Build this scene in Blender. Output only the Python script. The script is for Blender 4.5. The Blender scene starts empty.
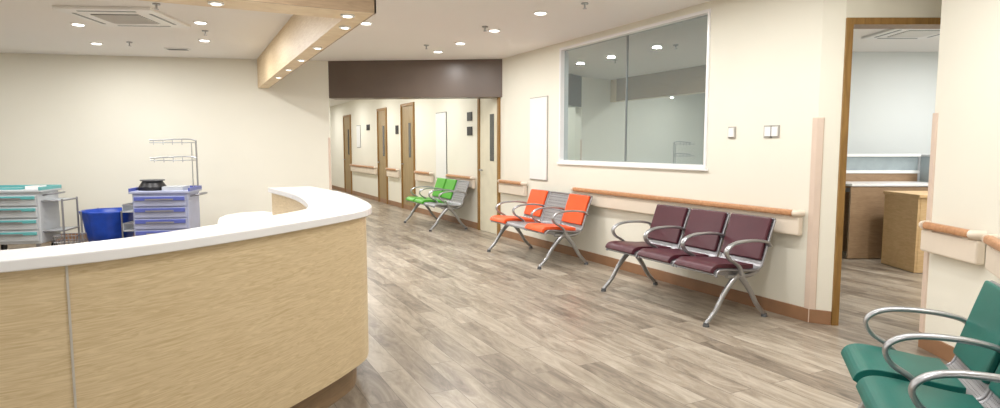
import bpy, math, random
from mathutils import Vector, Matrix
random.seed(3)
YAW=math.radians(26.8)
CAM=(-4.41,-3.23,1.4)
CEIL=2.75
LC_=(1,.992,.975)
def lin(c):
    return tuple(((v/255)/12.92 if v/255<=0.04045 else ((v/255+0.055)/1.055)**2.4) for v in c)+(1,)
# hall frame rotated by the entrance axis (right, forward) -> world
def H(X,Y):
    return (CAM[0]+X*math.cos(YAW)+Y*math.sin(YAW), CAM[1]-X*math.sin(YAW)+Y*math.cos(YAW))

# ---------------- materials
def new(name):
    m=bpy.data.materials.new(name); m.use_nodes=True
    nt=m.node_tree; b=nt.nodes['Principled BSDF']
    return m,nt,b
def mat(name,col,rough=.5,metal=0,var=.04,scale=6,bump=0,coat=0,spec=.5):
    m,nt,b=new(name)
    n=nt.nodes.new('ShaderNodeTexNoise'); n.inputs['Scale'].default_value=scale; n.inputs['Detail'].default_value=4
    tc=nt.nodes.new('ShaderNodeTexCoord'); nt.links.new(tc.outputs['Object'],n.inputs['Vector'])
    r=nt.nodes.new('ShaderNodeValToRGB')
    c=lin(col)
    r.color_ramp.elements[0].position=.3; r.color_ramp.elements[1].position=.7
    r.color_ramp.elements[0].color=tuple(v*(1-var) for v in c[:3])+(1,)
    r.color_ramp.elements[1].color=tuple(min(1,v*(1+var)) for v in c[:3])+(1,)
    nt.links.new(n.outputs['Fac'],r.inputs['Fac']); nt.links.new(r.outputs['Color'],b.inputs['Base Color'])
    b.inputs['Roughness'].default_value=rough; b.inputs['Metallic'].default_value=metal
    b.inputs['Coat Weight'].default_value=coat
    b.inputs['Specular IOR Level'].default_value=spec
    if bump:
        n2=nt.nodes.new('ShaderNodeTexNoise'); n2.inputs['Scale'].default_value=180
        nt.links.new(tc.outputs['Object'],n2.inputs['Vector'])
        bp=nt.nodes.new('ShaderNodeBump'); bp.inputs['Strength'].default_value=bump; bp.inputs['Distance'].default_value=.002
        nt.links.new(n2.outputs['Fac'],bp.inputs['Height']); nt.links.new(bp.outputs['Normal'],b.inputs['Normal'])
    return m
def wood(name,c1,c2,scale=(2,2,30),rough=.4,dist=1.5):
    m,nt,b=new(name)
    tc=nt.nodes.new('ShaderNodeTexCoord'); mp=nt.nodes.new('ShaderNodeMapping'); mp.inputs['Scale'].default_value=scale
    n=nt.nodes.new('ShaderNodeTexNoise'); n.inputs['Scale'].default_value=1.6; n.inputs['Detail'].default_value=6; n.inputs['Distortion'].default_value=dist
    r=nt.nodes.new('ShaderNodeValToRGB'); e=r.color_ramp.elements
    e[0].position=.3; e[1].position=.68; e[0].color=lin(c1); e[1].color=lin(c2)
    nt.links.new(tc.outputs['Object'],mp.inputs['Vector']); nt.links.new(mp.outputs['Vector'],n.inputs['Vector'])
    nt.links.new(n.outputs['Fac'],r.inputs['Fac']); nt.links.new(r.outputs['Color'],b.inputs['Base Color'])
    b.inputs['Roughness'].default_value=rough
    return m
def emis(name,col,s):
    m,nt,b=new(name); b.inputs['Emission Color'].default_value=lin(col); b.inputs['Emission Strength'].default_value=s
    b.inputs['Base Color'].default_value=lin(col); return m

M_wall=mat('wall_cream',(236,233,220),.75,var=.015,scale=1.2,bump=.05)
M_wallb=mat('wall_office',(228,233,232),.75,var=.015,scale=1.2)
M_ceil=mat('ceiling_white',(244,242,239),.85,var=.01,scale=1)
M_base=mat('baseboard_brown',(150,112,82),.35,var=.1)
M_guard=mat('guard_vinyl',(230,217,200),.45,var=.03)
M_guardp=mat('guard_corner',(220,200,184),.45,var=.03)
M_rail=wood('rail_wood',(176,124,84),(200,150,110),(12,12,12),.35)
M_frame=wood('door_frame_wood',(132,98,48),(160,122,66),(14,14,1.5),.4)
M_leaf=wood('door_leaf_wood',(150,128,92),(172,150,112),(14,14,1.5),.45)
M_leafp=mat('door_leaf_cream',(226,220,198),.45)
M_white=mat('white_laminate',(244,243,243),.25,var=.01)
M_whitep=mat('white_plastic',(240,240,238),.4,var=.01)
M_beam=mat('beam_taupe',(106,93,84),.35,var=.08,scale=2)
M_chrome=mat('polished_aluminium',(176,177,180),.34,.9,var=.03)
M_steel=mat('brushed_steel',(160,160,164),.4,.85,var=.04)
M_maroon=mat('vinyl_maroon',(76,24,38),.38,var=.1,bump=.1)
M_orange=mat('vinyl_orange',(240,92,38),.4,var=.06,bump=.1)
M_green=mat('vinyl_green',(84,172,50),.4,var=.06,bump=.1)
M_teal=mat('vinyl_teal',(8,104,94),.38,var=.08,bump=.1)
M_black=mat('black_plastic',(28,28,32),.4)
M_grey=mat('cart_grey',(190,194,198),.4,var=.02)
M_dgrey=mat('dark_grey',(90,92,95),.5)
M_midgrey=mat('mid_grey',(128,132,132),.4)
M_violet=mat('drawer_violet',(88,100,176),.35)
M_lviolet=mat('cart_lilac',(168,174,202),.35)
M_cteal=mat('drawer_teal',(96,172,174),.35)
M_blue=mat('bin_blue',(20,66,170),.4,var=.15,scale=10)
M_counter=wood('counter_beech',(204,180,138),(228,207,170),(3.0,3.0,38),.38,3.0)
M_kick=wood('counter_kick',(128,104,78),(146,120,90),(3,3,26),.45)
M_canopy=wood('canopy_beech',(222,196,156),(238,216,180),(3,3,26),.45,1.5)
M_canopy_shade=wood('canopy_outer_shaded',(160,136,108),(180,154,124),(3,3,26),.45,1.5)  # darker copy of the canopy beech, shade of the outer faces painted in
M_seam=mat('seam_alu',(205,200,192),.4,.3)
M_office=wood('office_wood',(196,162,116),(212,180,134),(4,4,20),.45)
M_offdark=wood('office_panel',(150,122,94),(168,140,110),(4,4,20),.45)
M_bluegrey=mat('partition_glass',(156,168,172),.12,var=.1)
M_lamp=emis('lamp_glow',(255,252,245),5)
M_spot=emis('spot_glow',(255,252,240),2.5)
M_vision=mat('vision_glass',(70,74,76),.08)
M_line=mat('panel_grey_edge',(170,166,158),.5)

# perforated metal
M_perf,nt,b=new('perforated_metal')
tc=nt.nodes.new('ShaderNodeTexCoord'); v=nt.nodes.new('ShaderNodeTexVoronoi'); v.inputs['Scale'].default_value=70; v.inputs['Randomness'].default_value=0
r=nt.nodes.new('ShaderNodeValToRGB'); r.color_ramp.elements[0].position=.28; r.color_ramp.elements[1].position=.36
r.color_ramp.elements[0].color=lin((70,70,72)); r.color_ramp.elements[1].color=lin((170,170,174))
nt.links.new(tc.outputs['Object'],v.inputs['Vector']); nt.links.new(v.outputs['Distance'],r.inputs['Fac']); nt.links.new(r.outputs['Color'],b.inputs['Base Color'])
b.inputs['Metallic'].default_value=.6; b.inputs['Roughness'].default_value=.4

# window glass (reflective, tinted, blind behind)
M_glass,nt,b=new('tinted_glass')
b.inputs['Base Color'].default_value=lin((108,124,126)); b.inputs['Roughness'].default_value=.6
gl=nt.nodes.new('ShaderNodeBsdfGlossy'); gl.inputs['Color'].default_value=(.74,.82,.82,1); gl.inputs['Roughness'].default_value=.012
mx=nt.nodes.new('ShaderNodeMixShader'); lw=nt.nodes.new('ShaderNodeLayerWeight'); lw.inputs['Blend'].default_value=.35
mr=nt.nodes.new('ShaderNodeMapRange'); mr.inputs['To Min'].default_value=.42; mr.inputs['To Max'].default_value=.85
nt.links.new(lw.outputs['Facing'],mr.inputs['Value']); nt.links.new(mr.outputs['Result'],mx.inputs['Fac'])
nt.links.new(b.outputs['BSDF'],mx.inputs[1]); nt.links.new(gl.outputs['BSDF'],mx.inputs[2])
nt.links.new(mx.outputs['Shader'],nt.nodes['Material Output'].inputs['Surface'])

# floor
M_floor,nt,b=new('vinyl_plank_floor')
N=nt.nodes.new; Lk=nt.links.new
tc=N('ShaderNodeTexCoord'); mp=N('ShaderNodeMapping'); mp.inputs['Rotation'].default_value=(0,0,math.pi/2)
br=N('ShaderNodeTexBrick'); br.offset=.37; br.inputs['Scale'].default_value=1; br.inputs['Brick Width'].default_value=1.22; br.inputs['Row Height'].default_value=.17
br.inputs['Mortar Size'].default_value=.0015; br.inputs['Mortar Smooth'].default_value=.2; br.inputs['Bias'].default_value=0
br.inputs['Color1'].default_value=(0,0,0,1); br.inputs['Color2'].default_value=(1,1,1,1); br.inputs['Mortar'].default_value=(.3,.3,.3,1)
Lk(tc.outputs['Object'],mp.inputs['Vector']); Lk(mp.outputs['Vector'],br.inputs['Vector'])
mp2=N('ShaderNodeMapping'); mp2.inputs['Scale'].default_value=(10,2.0,1)
Lk(tc.outputs['Object'],mp2.inputs['Vector'])
sc=N('ShaderNodeVectorMath'); sc.operation='SCALE'; sc.inputs['Scale'].default_value=23
Lk(br.outputs['Color'],sc.inputs[0])
ad=N('ShaderNodeVectorMath'); ad.operation='ADD'; Lk(mp2.outputs['Vector'],ad.inputs[0]); Lk(sc.outputs['Vector'],ad.inputs[1])
n1=N('ShaderNodeTexNoise'); n1.inputs['Scale'].default_value=1.1; n1.inputs['Detail'].default_value=9; n1.inputs['Roughness'].default_value=.68; n1.inputs['Distortion'].default_value=.9
Lk(ad.outputs['Vector'],n1.inputs['Vector'])
ma=N('ShaderNodeMath'); ma.operation='MULTIPLY_ADD'; ma.inputs[1].default_value=.25
Lk(br.outputs['Color'],ma.inputs[0]); Lk(n1.outputs['Fac'],ma.inputs[2])
rp=N('ShaderNodeValToRGB'); e=rp.color_ramp.elements
e[0].position=.37; e[0].color=lin((98,88,77)); e[1].position=.88; e[1].color=lin((188,178,163))
x=e.new(.52); x.color=lin((132,120,106)); x=e.new(.68); x.color=lin((160,148,132))
Lk(ma.outputs['Value'],rp.inputs['Fac'])
mm=N('ShaderNodeMixRGB'); mm.inputs['Color2'].default_value=lin((86,76,68)); Lk(br.outputs['Fac'],mm.inputs['Fac']); Lk(rp.outputs['Color'],mm.inputs['Color1'])
Lk(mm.outputs['Color'],b.inputs['Base Color']); b.inputs['Roughness'].default_value=.32

# ---------------- mesh builder
def catmull(pts,n=6):
    if len(pts)<3: return [Vector(p) for p in pts]
    P=[Vector(p) for p in pts]; P=[2*P[0]-P[1]]+P+[2*P[-1]-P[-2]]
    out=[]
    for i in range(1,len(P)-2):
        for k in range(n):
            t=k/n
            out.append(.5*((2*P[i])+(P[i+1]-P[i-1])*t+(2*P[i-1]-5*P[i]+4*P[i+1]-P[i+2])*t*t+(-P[i-1]+3*P[i]-3*P[i+1]+P[i+2])*t**3))
    out.append(P[-2]); return out
class MB:
    def __init__(s): s.v=[];s.f=[];s.m=[];s.mats=[];s.sm=[]
    def mi(s,m):
        if m not in s.mats: s.mats.append(m)
        return s.mats.index(m)
    def add(s,vs,fs,m,smooth=False):
        o=len(s.v); s.v+= [tuple(v) for v in vs]
        k=s.mi(m)
        for f in fs: s.f.append([i+o for i in f]); s.m.append(k); s.sm.append(smooth)
    def box(s,c,sz,m,rz=0,rx=0,ry=0):
        R=Matrix.Rotation(rz,3,'Z')@Matrix.Rotation(ry,3,'Y')@Matrix.Rotation(rx,3,'X'); C=Vector(c)
        vs=[C+R@Vector((x*sz[0]/2,y*sz[1]/2,z*sz[2]/2)) for z in(-1,1) for y in(-1,1) for x in(-1,1)]
        s.add(vs,[(0,2,3,1),(4,5,7,6),(0,1,5,4),(2,6,7,3),(0,4,6,2),(1,3,7,5)],m); return s
    def seg(s,p,q,z0,z1,t,m,side=1):
        p=Vector(p[:2]);q=Vector(q[:2]);d=(q-p).normalized();n=Vector((-d.y,d.x))*side*t
        s.prism([p,q,q+n,p+n],z0,z1,m); return s
    def prism(s,poly,z0,z1,m):
        a=sum(poly[i][0]*poly[(i+1)%len(poly)][1]-poly[(i+1)%len(poly)][0]*poly[i][1] for i in range(len(poly)))
        if a<0: poly=poly[::-1]
        n=len(poly); vs=[(p[0],p[1],z0) for p in poly]+[(p[0],p[1],z1) for p in poly]
        fs=[tuple(range(n))[::-1],tuple(range(n,2*n))]+[(i,(i+1)%n,(i+1)%n+n,i+n) for i in range(n)]
        s.add(vs,fs,m); return s
    def cyl(s,p,q,r,m,r2=None,n=20,smooth=True):
        p=Vector(p);q=Vector(q); r2=r if r2 is None else r2; d=(q-p).normalized()
        a=d.orthogonal().normalized(); b_=d.cross(a)
        vs=[p+(a*math.cos(2*math.pi*i/n)+b_*math.sin(2*math.pi*i/n))*r for i in range(n)]+[q+(a*math.cos(2*math.pi*i/n)+b_*math.sin(2*math.pi*i/n))*r2 for i in range(n)]
        s.add(vs,[(i,(i+1)%n,(i+1)%n+n,i+n) for i in range(n)],m,smooth)
        s.add(vs,[tuple(range(n))[::-1],tuple(range(n,2*n))],m); return s
    def tube(s,pts,r,m,ref=(1,0,0),flat=1.0,n=10,sub=6,r_end=None):
        P=catmull(pts,sub); ref=Vector(ref); N_=len(P); vs=[]
        for i,p in enumerate(P):
            t=(P[min(i+1,N_-1)]-P[max(i-1,0)]).normalized(); nn=t.cross(ref).normalized(); side=nn.cross(t).normalized()
            rr=r if r_end is None else r+(r_end-r)*i/(N_-1)
            for k in range(n):
                a=2*math.pi*k/n; vs.append(p+side*math.cos(a)*rr*flat+nn*math.sin(a)*rr)
        fs=[(i*n+k,i*n+(k+1)%n,(i+1)*n+(k+1)%n,(i+1)*n+k) for i in range(N_-1) for k in range(n)]
        s.add(vs,fs,m,True); s.add(vs,[tuple(range(n))[::-1],tuple(range((N_-1)*n,N_*n))],m); return s
    def sheet(s,prof,x0,x1,o0,o1,m,sub=5):
        P=catmull([(0,a,b) for a,b in prof],sub); n=len(P); vs=[]
        for i,p in enumerate(P):
            t=(P[min(i+1,n-1)]-P[max(i-1,0)]).normalized(); nn=Vector((0,-t.z,t.y))
            for xx in(x0,x1):
                for o in(o0,o1): q=p+nn*o; vs.append((xx,q.y,q.z))
        fs=[]
        for i in range(n-1):
            a=i*4;c=a+4
            fs+=[(a+1,a+3,c+3,c+1),(a,c,c+2,a+2),(a,a+1,c+1,c),(a+2,c+2,c+3,a+3)]
        fs+=[(0,2,3,1),((n-1)*4,(n-1)*4+1,(n-1)*4+3,(n-1)*4+2)]
        s.add(vs,fs,m); return s
    def build(s,name,parent=None,bevel=0,loc=None,rz=0,auto=False):
        me=bpy.data.meshes.new(name); me.from_pydata(s.v,[],s.f)
        for m in s.mats: me.materials.append(m)
        for p,k,sm in zip(me.polygons,s.m,s.sm): p.material_index=k; p.use_smooth=sm
        import bmesh
        bm=bmesh.new(); bm.from_mesh(me); bmesh.ops.recalc_face_normals(bm,faces=bm.faces); bm.to_mesh(me); bm.free()
        ob=bpy.data.objects.new(name,me); bpy.context.collection.objects.link(ob)
        if parent: ob.parent=parent
        if loc: ob.location=loc
        ob.rotation_euler=(0,0,rz)
        if bevel:
            bv=ob.modifiers.new('b','BEVEL'); bv.width=bevel; bv.segments=3; bv.limit_method='ANGLE'; bv.angle_limit=math.radians(50)
        return ob
def empty(name,loc=(0,0,0),rz=0):
    e=bpy.data.objects.new(name,None); bpy.context.collection.objects.link(e); e.location=loc; e.rotation_euler=(0,0,rz); e.empty_display_size=.1; return e

# ---------------- room shell
C1=H(2.96,4.26); C2=H(2.93,3.62)
C3=H(2.93-3.1*.45,3.62-3.1*.893); C4=H(2.6,-3.2)
DL=(.085,-.13); Rv=(math.cos(YAW),-math.sin(YAW)); DR=(DL[0]+Rv[0]*1.05,DL[1]+Rv[1]*1.05)
LC=(-2.35,6.86); LE=(-13.0,9.96)
MB().box((-2,8,-.05),(26,40,.1),M_floor).build('floor')
MB().box((-2,8,CEIL+.05),(26,40,.1),M_ceil).build('ceiling')
wy0,wy1,wz0,wz1=1.15,3.76,1.2,2.68
m=MB(); T=.15
def xb(y0,y1,z0,z1): m.prism([(0,y0),(T,y0),(T,y1),(0,y1)],z0,z1,M_wall)
xb(0,wy0,0,CEIL); xb(wy1,26,0,CEIL); xb(wy0,wy1,0,wz0); xb(wy0,wy1,wz1,CEIL)
m.build('wall_right')
m=MB(); m.prism([(0,0),DL,(DL[0]+.07,DL[1]+.13),(T,.0)],0,CEIL,M_wall)
m.seg(DL,DR,2.37,CEIL,.14,M_wall,1); m.build('wall_doorway')
m=MB(); m.seg(C1,(DR[0]+.02,DR[1]+.02),0,CEIL,.14,M_wall,-1); 
m.seg(DR,(DR[0]+1.2,DR[1]-.6),0,CEIL,.14,M_wall,1); m.build('wall_doorway_return')
m=MB(); m.seg(C1,C2,0,CEIL,.12,M_wall,1); m.seg(C2,C3,0,CEIL,.12,M_wall,1); m.seg(C3,C4,0,CEIL,.12,M_wall,1); m.build('wall_near_right')
MB().seg(LC,LE,0,CEIL,.15,M_wall,-1).build('wall_left')
MB().prism([(-2.5,6.92),LC,(-2.35,26),(-2.5,26)],0,CEIL,M_wall).build('wall_corridor_left')
MB().box((-1.2,25,CEIL/2),(2.6,.15,CEIL),M_wall).build('wall_corridor_end')
MB().box((-13,1,CEIL/2),(.15,19,CEIL),M_wall).build('wall_far_left')
m=MB(); m.box((-5.5,-8,.45),(15,.15,.9),M_wall); m.box((-5.5,-8,2.62),(15,.15,.26),M_wall)  # unseen wall, its openings added to let daylight reach the ceiling
for i in range(7): m.box((-13+i*2.5,-8,1.7),(.25,.15,1.6),M_wall)
m.build('wall_rear')
m=MB(); m.seg(C4,(1.0,-8.0),0,CEIL,.12,M_wall,1); m.build('wall_rear_right')

# office behind the doorway
ob1=H(1.2,9.0); ob2=H(9.5,9.0); ob3=H(9.5,4.0)
m=MB(); m.seg(ob1,ob2,0,CEIL,.12,M_wallb,1); m.build('wall_office_back')
MB().seg(ob2,ob3,0,CEIL,.12,M_wallb,1).build('wall_office_side')
MB().seg((DR[0]+1.2,DR[1]-.6),ob3,0,CEIL,.12,M_wallb,-1).build('wall_office_front')
R0=-YAW
m=MB()
def pb(X,Y,z,sx,sy,sz,mt): 
    c=H(X,Y); m.box((c[0],c[1],z),(sx,sy,sz),mt,R0)
pb(5.55,8.3,.40,2.4,.05,.80,M_offdark); pb(5.55,8.3,.83,2.42,.07,.05,M_grey)
pb(5.55,8.3,.95,2.4,.03,.2,M_offdark); pb(5.55,8.3,1.07,2.42,.07,.04,M_whitep); pb(5.55,8.3,1.18,2.4,.03,.2,M_bluegrey)
pb(5.55,8.3,1.29,2.44,.09,.035,M_whitep)
for X in(4.4,5.6,6.7): pb(X,8.3,.65,.05,.07,1.3,M_grey)
pb(5.62,7.9,.68,.05,.8,1.2,M_bluegrey); pb(5.62,7.9,1.29,.06,.82,.03,M_grey)
pb(5.1,7.95,.93,1.5,.6,.03,M_white); pb(5.1,7.68,.46,1.5,.03,.90,M_offdark)
m.build('office_cubicle_partition',bevel=.004)
m=MB(); pb(5.15,7.1,.86,1.1,.65,.035,M_office); pb(5.15,6.81,.425,1.04,.03,.84,M_office); pb(4.62,7.1,.425,.03,.6,.84,M_office); pb(5.68,7.1,.425,.03,.6,.84,M_office)
m.build('office_desk',bevel=.004)

# trims
BO=.015
def basebd(name,p,q,side=1): MB().seg(p,q,0,.11,BO,M_base,side).build(name,bevel=.003)
basebd('baseboard_right',(0,0),(0,5.45),1)
basebd('baseboard_corridor',(0,6.35),(0,25),1)
basebd('baseboard_near',C1,C2,-1); basebd('baseboard_near_chairs',C2,C3,-1)
basebd('baseboard_left',LC,LE,1); basebd('baseboard_splay',(0,0),DL,-1)
def guard(name,p,q1,q2,z0=.0,z1=1.63,wd=.05):
    p=Vector(p); m=MB()
    d1=(Vector(q1)-p).normalized(); d2=(Vector(q2)-p).normalized()
    o=-(d1+d2).normalized()*.012
    m.prism([p+o,p+d1*wd+o,p+d1*wd-o*.2,p-o*.2,p+d2*wd-o*.2,p+d2*wd+o],z0,z1,M_guardp); m.build(name,bevel=.004)
guard('trim_corner_guard_1',(0,0),(0,1),DL,wd=.045)
guard('trim_corner_guard_2',C1,C2,DR,wd=.04)
guard('trim_corner_guard_3',LC,(-2.35,8),LE,0,1.55,.03)

def rail(name,p,q,side):
    p=Vector(p);q=Vector(q);d=(q-p).normalized();n=Vector((-d.y,d.x))*side
    ang=math.atan2(d.y,d.x); e=empty(name,(p.x,p.y,0),ang); L=(q-p).length; s=side
    m=MB(); m.tube([(0.0,s*.02,.872),(.02,s*.065,.872),(.05,s*.075,.872)],.028,M_guard,ref=(0,0,1),n=10)
    m.tube([(L-.05,s*.075,.872),(L-.02,s*.065,.872),(L,s*.02,.872)],.028,M_guard,ref=(0,0,1),n=10); m.build('end_caps',e)
    MB().box((L/2,s*.07,.872),(L-.1,.055,.05),M_rail).build('wood_grip',e,bevel=.018)
    MB().box((L/2,s*.04,.765),(L,.06,.15),M_guard).build('bumper',e,bevel=.014)
    m=MB()
    k=max(2,int(L/.8)+1)
    for i in range(k):
        xx=.1+(L-.2)*i/(k-1); m.box((xx,s*.035,.845),(.05,.07,.03),M_guard)
    m.build('brackets',e)
rail('handrail',(0,.08),(0,3.35),1)
rail('handrail',(0,4.6),(0,5.42),1)
rail('handrail',(0,6.4),(0,7.6),1)
rail('handrail',(0,8.4),(0,9.4),1)
rail('handrail',(0,10.6),(0,11.5),1)
rail('handrail',(0,12.5),(0,15.2),1)
def lerp(a,b_,t): return (a[0]+(b_[0]-a[0])*t,a[1]+(b_[1]-a[1])*t)
rail('handrail',lerp(C1,C2,.06),lerp(C1,C2,.9),-1)
rail('handrail',lerp(C2,C3,.03),lerp(C2,C3,.97),-1)

# window
e=empty('window_1')
m=MB(); fw=.03
for (y0,y1,z0,z1) in [(wy0,wy1,wz0,wz0+fw),(wy0,wy1,wz1-fw,wz1),(wy0,wy0+fw,wz0+fw,wz1-fw),(wy1-fw,wy1,wz0+fw,wz1-fw)]:
    m.prism([(-.012,y0),(.1,y0),(.1,y1),(-.012,y1)],z0,z1,M_white)
m.build('frame',e)
MB().box((.045,(wy0+wy1)/2-.02,(wz0+wz1)/2),(.01,.012,wz1-wz0-.08),M_midgrey).build('glass_joint',e)
MB().box((.055,(wy0+wy1)/2,(wz0+wz1)/2),(.01,wy1-wy0-.05,wz1-wz0-.05),M_glass).build('glass_pane',e)
MB().box((-.012,(wy0+wy1)/2,wz0-.014),(.024,wy1-wy0+.05,.025),M_white).build('sill',e,bevel=.004)

# doors
def door(i,y0,y1,leaf):
    e=empty('door_%d'%i); h=2.36; f=.06
    m=MB(); 
    for a,b_ in((y0,y0+f),(y1-f,y1)): m.prism([(-.035,a),(.02,a),(.02,b_),(-.035,b_)],0,h-f,M_frame)
    m.prism([(-.035,y0),(.02,y0),(.02,y1),(-.035,y1)],h-f,h,M_frame); m.build('frame',e)
    MB().prism([(-.012,y0+f),(.02,y0+f),(.02,y1-f),(-.012,y1-f)],.01,h-f,leaf).build('leaf',e)
    yc=y0+(y1-y0)*.35
    MB().box((-.014,yc,1.55),(.008,.14,.75),M_vision).build('vision_panel',e)
    m=MB(); m.cyl((-.012,y1-f-.08,1.02),(-.07,y1-f-.08,1.02),.012,M_steel); m.cyl((-.065,y1-f-.08,1.02),(-.065,y1-f-.2,1.02),.01,M_steel); m.build('lever_handle',e)
door(1,5.48,6.28,M_leafp); door(2,9.55,10.45,M_leaf); door(3,11.6,12.4,M_leaf); door(4,15.3,16.2,M_leaf); door(5,18.5,19.4,M_leaf)
e=empty('door_6'); m=MB()
for t in(0,1.0):
    p=(DL[0]+Rv[0]*t,DL[1]+Rv[1]*t); q=(DL[0]+Rv[0]*(t+.05),DL[1]+Rv[1]*(t+.05))
    pp=[(a[0]+Rv[1]*.02,a[1]-Rv[0]*.02) for a in(p,q)]; m.seg(pp[0],pp[1],0,2.32,.18,M_frame,1)
pp=[(a[0]+Rv[1]*.02,a[1]-Rv[0]*.02) for a in(DL,DR)]; m.seg(pp[0],pp[1],2.32,2.37,.18,M_frame,1); m.build('frame',e)

MB().seg((0,5.42),LC,2.17,CEIL,.3,M_beam,-1).build('corridor_header_beam',bevel=.004)

def plate(name,y0,y1,z0,z1,mt,d=.02,edge=None):
    m=MB(); 
    if edge: m.prism([(-d*.5,y0-.012),(-.001,y0-.012),(-.001,y1+.012),(-d*.5,y1+.012)],z0-.012,z1+.012,edge)
    m.prism([(-d,y0),(-.001,y0),(-.001,y1),(-d,y1)],z0,z1,mt); m.build(name)
plate('electrical_panel_cover',4.06,4.52,.95,2.08,M_whitep,.02,M_line)
plate('wall_notice_board',7.73,8.26,.8,2.05,M_whitep,.02,M_dgrey)
plate('door_sign',6.55,6.75,1.85,2.0,M_black,.015); plate('door_sign',6.55,6.75,1.6,1.75,M_black,.015)
plate('door_sign',13.2,13.5,1.85,2.0,M_black,.015); plate('door_sign',10.7,10.9,1.7,1.9,M_black,.015); plate('wall_poster',14.2,14.6,1.4,2.0,M_whitep,.015,M_dgrey)
plate('thermostat',.82,.88,1.49,1.57,M_whitep,.02,M_line)
plate('light_switch',.43,.49,1.49,1.57,M_whitep,.015,M_line)
plate('light_switch',.36,.42,1.49,1.57,M_whitep,.015,M_line)

# ---------------- reception counter
outer=[(-3.42,2.5),(-3.34,1.65),(-3.36,.9),(-3.45,.34),(-3.64,.06),(-3.945,-.23),(-4.22,-.46),(-4.52,-.67),(-4.77,-.79),(-5.1,-.86),(-5.7,-.86),(-6.5,-.70),(-7.3,-.4)]
PO=[Vector((p.x,p.y)) for p in catmull([(a,b_,0) for a,b_ in outer],6)]
def offs(o_):
    out=[]
    n=len(PO)
    for i,p in enumerate(PO):
        t=(PO[min(i+1,n-1)]-PO[max(i-1,0)]).normalized(); nn=Vector((t.y,-t.x))
        wd=.37 if i<18 else .37-min(1,(i-18)/24)*.12
        o=o_ if o_<.15 else wd-(.40-o_)
        out.append(p+nn*o)
    return out
def ribbon(mb,o1,o2,z0,z1,mt):
    A=offs(o1);B=offs(o2);n=len(A)
    vs=[(a.x,a.y,z) for a in A for z in(z0,z1)]+[(a.x,a.y,z) for a in B for z in(z0,z1)]
    k=2*n; fs=[]
    for i in range(n-1):
        a=2*i; fs+=[(a,a+2,a+3,a+1),(k+a,k+a+1,k+a+3,k+a+2),(a+1,a+3,k+a+3,k+a+1),(a,k+a,k+a+2,a+2)]
    fs+=[(0,1,k+1,k),(2*n-2,k+2*n-2,k+2*n-1,2*n-1)]
    mb.add(vs,fs,mt); return mb
e=empty('reception_counter')
ribbon(MB(),0,.40,1.01,1.05,M_white).build('worktop',e,bevel=.006)
o=ribbon(MB(),.035,.37,.17,1.01,M_counter).build('front_panel',e)
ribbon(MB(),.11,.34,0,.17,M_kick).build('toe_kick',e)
A=offs(.033); m=MB()
for idx in (48,):
    p=A[idx]; t=(A[idx+1]-A[idx-1]).normalized(); m.box((p.x,p.y,.59),(.007,.007,.835),M_seam,math.atan2(t.y,t.x))
m.build('panel_seam',e)
m=MB(); poly=[(-3.75,.3),(-3.75,2.5),(-3.6,2.9)]
arc=[(-3.75,3.25),(-3.95,3.22),(-4.1,3.05),(-4.17,2.8),(-4.2,2.4),(-4.2,.4)]
m.prism(poly+arc,.735,.77,M_white); m.build('staff_desk',e,bevel=.004)
m=MB(); m.box((-4.0,2.7,.37),(.03,.6,.73),M_counter,.2); m.box((-3.98,1.0,.37),(.36,.5,.73),M_counter); m.build('desk_pedestal',e)

# ---------------- ceiling canopy
zc=2.31
y0=1.02;xi=-3.37;xo=-3.21
e=empty('ceiling_canopy')
wl=lambda x:6.86+(x+2.35)*(9.96-6.86)/(-13+2.35)
MB().prism([(xi,y0+.3),(xo-.013,y0+.3),(xo-.013,wl(xo)),(xi,wl(xi))],zc,CEIL,M_canopy).build('side_run',e)
MB().prism([(-9.5,y0+.013),(xo-.013,y0+.013),(xo-.013,y0+.3),(-9.5,y0+.3)],zc,CEIL,M_canopy).build('front_run',e)
MB().box(((xo-9.5)/2,y0+.006,(zc+CEIL)/2),(xo+9.5,.012,CEIL-zc),M_canopy_shade).build('front_fascia',e)
MB().box((xo-.006,(y0+6.9)/2,(zc+CEIL)/2),(.012,6.9-y0,CEIL-zc),M_canopy_shade).build('side_fascia',e)

# ---------------- downlights
def downlight(x,y,z=CEIL,r=.055,P=20.5,name='recessed_downlight',mt=None):
    m=MB(); 
    m.cyl((x,y,z-.010),(x,y,z+.0),r+.018,M_whitep,n=28); m.cyl((x,y,z-.014),(x,y,z-.008),r,mt or M_lamp,n=28)
    ob=m.build(name)
    if P:
        l=bpy.data.lights.new('lamp','AREA'); l.shape='DISK'; l.size=r*2; l.energy=P; l.color=LC_
        lo=bpy.data.objects.new('lamp',l); bpy.context.collection.objects.link(lo); lo.location=(x,y,z-.03); lo.parent=ob
for y in(-4.7,-3.2,-1.7,-.7,.3,1.3,2.30,3.35,4.35,5.15): downlight(-1.16,y,P=15.5)
for y in(7.4,9.4,11.5,14,17,20): downlight(-1.16,y,P=30)
for x,y in[(-5.41,5.10),(-5.39,6.50),(-4.14,5.61),(-4.21,4.38),(-5.4,2.6),(-7.2,6.2),(-7.2,4.2),(-7.2,2.2),(-9.5,6),(-9.5,3),(-6,-1),(-6,-3),(-8,-2),(-8,-5),(-4,-5),(-3,-1.6),(-4.3,.3),(-2.6,3.6),(-10.5,-2)]: downlight(x,y)  # lamps behind the camera and far left are unseen, added as fill
for y in(1.6,2.7,3.6,4.5,5.4): downlight((xi+xo)/2,y,zc,.026,2,'canopy_spotlight',M_spot)
for x in(-4.2,-5.2,-6.4,-3.37): downlight(x,y0+.15,zc,.03,2,'canopy_spotlight',M_spot)
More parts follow.
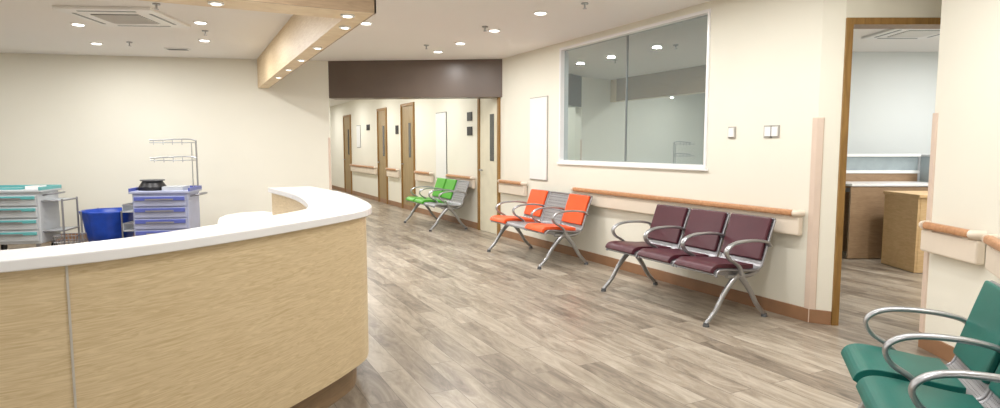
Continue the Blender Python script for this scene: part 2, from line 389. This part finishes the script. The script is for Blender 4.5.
for X,Y in[(4.6,6.2),(6.0,7.6),(7.5,6.0),(5.0,5.3),(6.2,6)]:
    c=H(X,Y); downlight(c[0],c[1],P=27,name='office_fill_lamp')  # unseen lamps added to brighten the office and its desk front

def cassette(name,x,y,rz,sz=.95):
    e=empty(name,(x,y,CEIL),rz)
    MB().box((0,0,-.015),(sz,sz,.03),M_whitep).build('panel',e,bevel=.01)
    m=MB(); g=sz*.5
    m.box((0,0,-.031),(g,g,.004),M_dgrey)
    for i in range(12): m.box((0,-g/2+g*(i+.5)/12,-.036),(g,g/20,.008),M_whitep,rx=.3)
    m.build('grille',e)
    m=MB(); d=sz*.40
    for a in range(4):
        c_=math.cos(a*math.pi/2);s_=math.sin(a*math.pi/2); m.box((c_*d,s_*d,-.031),(.03,sz*.6,.004),M_midgrey,a*math.pi/2)
    m.build('louvres',e)
cassette('air_conditioner_cassette',-4.90,4.38,-.40,.92)
c=H(4.85,7.4); cassette('air_conditioner_cassette',c[0],c[1],-YAW,.8)
def vent(x,y,rz):
    m=MB(); m.box((x,y,CEIL-.006),(.3,.14,.012),M_whitep,rz)
    for k in(-.04,0,.04): m.box((x-math.sin(rz)*k,y+math.cos(rz)*k,CEIL-.013),(.26,.016,.004),M_dgrey,rz)
    m.build('ceiling_vent')
vent(-4.45,6.55,-.3); vent(-6.75,7.2,-.3)
def sprinkler(x,y):
    m=MB(); m.cyl((x,y,CEIL),(x,y,CEIL-.012),.035,M_chrome); m.cyl((x,y,CEIL-.01),(x,y,CEIL-.05),.009,M_chrome); m.cyl((x,y,CEIL-.05),(x,y,CEIL-.054),.02,M_chrome); m.build('fire_sprinkler')
for x,y in[(-1.0,1.75),(-1.35,3.2),(-4.15,4.9),(-5.0,6.2),(-4.6,3.6),(-1.5,4.7)]: sprinkler(x,y)

# ---------------- waiting bench
SEAT=[(-.645,.40),(-.63,.435),(-.58,.448),(-.45,.437),(-.3,.42),(-.2,.417),(-.15,.44),(-.122,.50),(-.085,.60),(-.05,.70),(-.02,.775),(-.005,.81)]
def bench(name,x,y,rz,cols,p=.48,arms=None):
    e=empty(name,(x,y,0),rz); n=len(cols); L=n*p
    for i,cl in enumerate(cols):
        xc=(i-(n-1)/2)*p; hw=p/2-.018
        MB().sheet(SEAT,xc-hw,xc+hw,-.012,0,M_perf).build('seat_shell_%d'%(i+1),e,bevel=.004)
        m=MB()
        for sx in(-1,1):
            m.tube([(xc+sx*hw,a,b_-.006) for a,b_ in SEAT],.011,M_steel,sub=4,n=8)
        m.tube([(xc-hw,-.005,.81),(xc,-.002,.812),(xc+hw,-.005,.81)],.012,M_steel,ref=(0,0,1),n=8)
        m.build('shell_rim_%d'%(i+1),e)
        if cl:
            m=MB(); m.sheet([(-.652,.415),(-.635,.442),(-.58,.452),(-.45,.441),(-.3,.424),(-.215,.42)],xc-hw+.02,xc+hw-.02,0,.035,cl)
            m.build('seat_cushion_%d'%(i+1),e,bevel=.012)
            m=MB(); m.sheet([(-.13,.475),(-.085,.60),(-.05,.70),(-.008,.815)],xc-hw+.012,xc+hw-.012,0,.034,cl)
            m.build('back_cushion_%d'%(i+1),e,bevel=.012)
    MB().box((0,-.37,.375),(L-.06,.07,.045),M_steel).build('beam',e,bevel=.006)
    m=MB()
    for sx in(-1,1):
        lx=sx*(L/2-.05)
        m.tube([(lx,-.33,.40),(lx,-.42,.345),(lx,-.52,.24),(lx,-.60,.12),(lx,-.70,.022)],.03,M_chrome,flat=.8,r_end=.018)
        m.tube([(lx,-.40,.40),(lx,-.32,.345),(lx,-.23,.24),(lx,-.15,.12),(lx,-.05,.022)],.03,M_chrome,flat=.8,r_end=.018)
        m.tube([(lx,-.50,.385),(lx,-.37,.37),(lx,-.22,.375),(lx,-.13,.43),(lx,-.09,.55),(lx,-.045,.68)],.02,M_chrome,flat=.9)
        m.cyl((lx,-.70,0),(lx,-.70,.03),.026,M_dgrey,r2=.02); m.cyl((lx,-.05,0),(lx,-.05,.03),.026,M_dgrey,r2=.02)
    m.build('legs',e)
    for k in (arms if arms is not None else range(n+1)):
        ax=(k-n/2)*p
        m=MB(); m.tube([(ax,-.075,.60),(ax,-.12,.635),(ax,-.25,.655),(ax,-.42,.655),(ax,-.52,.63),(ax,-.56,.585),(ax,-.53,.53),(ax,-.46,.49),(ax,-.41,.45),(ax,-.385,.39)],.0125,M_chrome,flat=1.9,n=12)
        m.build('armrest_%d'%(k+1),e)
    return e
bench('waiting_bench',-.13,.95,-math.pi/2,[M_maroon]*3)
bench('waiting_bench',-.13,3.52,-math.pi/2,[M_orange,None,M_orange])
bench('waiting_bench',-.13,7.1,-math.pi/2,[M_green,M_green,None])
c=H(1.91,2.06); eb=bench('waiting_bench',c[0],c[1],math.radians(-138.5),[M_teal]*3,p=.47); eb.scale=(.94,.84,1.0)

# ---------------- medical carts
def cart(name,x,y,rz,dr,body,nd,w=.66,top=.84,strip=.34):
    e=empty(name,(x,y,0),rz); d=.5
    MB().box((0,0,(top+.14)/2),(w,d,top-.14),body).build('body',e,bevel=.015)
    m=MB(); m.box((0,0,top+.01),(w+.06,d+.06,.03),body)
    for s_ in(-1,1): m.box((s_*(w/2+.02),0,top+.04),(.02,d+.06,.05),dr)
    m.box((0,d/2+.02,top+.04),(w+.06,.02,.05),dr); m.build('top_tray',e,bevel=.006)
    m=MB(); hh=(top-.2)/nd
    for i in range(nd):
        z=.17+hh*(i+.5); m.box((0,-d/2-.012,z),(w-.05,.03,hh-.02),body)
        m.box((0,-d/2-.03,z+hh*.22),(w-.07,.035,hh*strip),dr)
    m.build('drawers',e,bevel=.005)
    m=MB()
    for i in range(nd):
        z=.17+hh*(i+.5); m.box((0,-d/2-.052,z+hh*.15),(w*.5,.012,.02),M_steel)
    m.tube([(w/2,-.15,top-.05),(w/2+.12,-.15,top-.03),(w/2+.14,0,top-.03),(w/2+.12,.15,top-.03),(w/2,.15,top-.05)],.012,M_steel,ref=(0,0,1))
    m.build('handles',e)
    m=MB()
    for z in(.3,.55):
        for yy in(-.18,.18): m.cyl((-w/2-.14,yy,z+.1),(-w/2,yy,z+.1),.006,M_steel)
        m.box((-w/2-.08,0,z),(.14,.36,.012),M_grey); m.box((-w/2-.15,0,z+.05),(.008,.36,.1),M_grey)
    m.build('side_shelf',e)
    m=MB()
    for sx in(-1,1):
        for sy in(-1,1):
            m.cyl((sx*(w/2-.07)-.015,sy*.19,.05),(sx*(w/2-.07)+.015,sy*.19,.05),.05,M_black); m.box((sx*(w/2-.07),sy*.19,.11),(.04,.04,.07),M_steel)
    m.build('castors',e)
    return e
c=H(-4.5,8.35); RW=-YAW+.18
e1=cart('medical_cart',c[0],c[1],RW,M_violet,M_lviolet,4,.68,.80)
m=MB(); m.cyl((-.17,0,.825),(-.17,0,.87),.17,M_black,r2=.17); m.cyl((-.17,0,.87),(-.17,0,.95),.17,M_black,r2=.12); m.cyl((-.17,0,.95),(-.17,0,.965),.15,M_dgrey); m.box((.12,0,.85),(.26,.3,.05),M_grey); m.build('suction_device',e1)
m=MB()
m.cyl((.33,.24,.8),(.33,.24,1.50),.011,M_chrome); m.cyl((.27,.24,.8),(.27,.24,1.46),.006,M_chrome)
for z in(1.25,1.49):
    m.tube([(.33,.24,z),(.2,.22,z+.02),(-.25,.2,z)],.009,M_chrome,ref=(0,0,1)); m.tube([(.33,.24,z-.03),(.2,.12,z-.03),(-.22,.1,z-.03)],.006,M_chrome,ref=(0,0,1))
    for k in range(4): m.cyl((-.2+k*.12,.2,z-.06),(-.2+k*.12,.2,z+.01),.005,M_chrome)
m.build('utensil_rack',e1)
c=H(-6.4,8.2)
e2=cart('treatment_trolley',c[0],c[1],RW,M_cteal,M_grey,4,.75,.82,.26)
m=MB(); m.box((-.1,0,.85),(.4,.25,.03),M_cteal); m.box((.2,.05,.855),(.16,.2,.06),M_white); m.build('tray_items',e2)
m=MB()
for yy in(-.2,.2):
    m.cyl((.62,yy,0.03),(.62,yy,.72),.012,M_steel)
for z in(.3,.7):
    m.cyl((.62,-.2,z),(.62,.2,z),.01,M_steel); m.cyl((.37,-.2,z),(.62,-.2,z),.008,M_steel); m.cyl((.37,.2,z),(.62,.2,z),.008,M_steel)
m.box((.5,0,.7),(.24,.4,.012),M_grey); m.box((.5,0,.3),(.24,.4,.012),M_grey); m.build('side_frame',e2)
# blue bin
c=H(-5.35,8.45); e=empty('laundry_bin',(c[0],c[1],0),RW); e.scale=(1.12,1.12,1)
m=MB(); n=36; prof=[(.21,.06),(.25,.25),(.27,.42),(.30,.52),(.305,.545),(.28,.54),(.24,.35),(.2,.1)]
vs=[];fs=[]
for j,(r_,z) in enumerate(prof):
    for i in range(n):
        a=2*math.pi*i/n; rr=r_*(1+.035*math.sin(9*a)*(1 if j<6 else .3)); vs.append((rr*math.cos(a),rr*math.sin(a),z))
for j in range(len(prof)-1):
    for i in range(n): fs.append((j*n+i,j*n+(i+1)%n,(j+1)*n+(i+1)%n,(j+1)*n+i))
fs.append(tuple(range(n))[::-1]); m.add(vs,fs,M_blue,True); m.build('bag',e)
m=MB()
for a in range(4):
    t=a*math.pi/2+.78; m.cyl((.31*math.cos(t),.31*math.sin(t),0),(.31*math.cos(t),.31*math.sin(t),.55),.01,M_steel)
m.build('frame_posts',e)
# wire basket
c=H(-5.42,7.75); e=empty('wire_basket',(c[0],c[1],0),RW); m=MB()
for z in(.02,.12,.22,.30):
    for (a,b_) in [((-.13,-.13),(.13,-.13)),((.13,-.13),(.13,.13)),((.13,.13),(-.13,.13)),((-.13,.13),(-.13,-.13))]: m.cyl((*a,z),(*b_,z),.005,M_steel,n=8)
for k in range(7):
    t=-.13+.26*k/6
    for (a,b_) in [(t,-.13),(t,.13),(-.13,t),(.13,t)]: m.cyl((a,b_,0),(a,b_,.30),.004,M_steel,n=6)
m.build('mesh',e)

# ---------------- world, camera
wd=bpy.data.worlds.new('World'); bpy.context.scene.world=wd; wd.use_nodes=True
wd.node_tree.nodes['Background'].inputs['Color'].default_value=(.9,.95,1,1); wd.node_tree.nodes['Background'].inputs['Strength'].default_value=1.7
cd=bpy.data.cameras.new('Camera'); co=bpy.data.objects.new('Camera',cd); bpy.context.collection.objects.link(co)
co.location=CAM; co.rotation_euler=(math.radians(90-5.25),0,-YAW); cd.sensor_width=36; cd.lens=22.32; cd.clip_start=.05
bpy.context.scene.camera=co
bpy.context.scene.view_settings.view_transform='Standard'
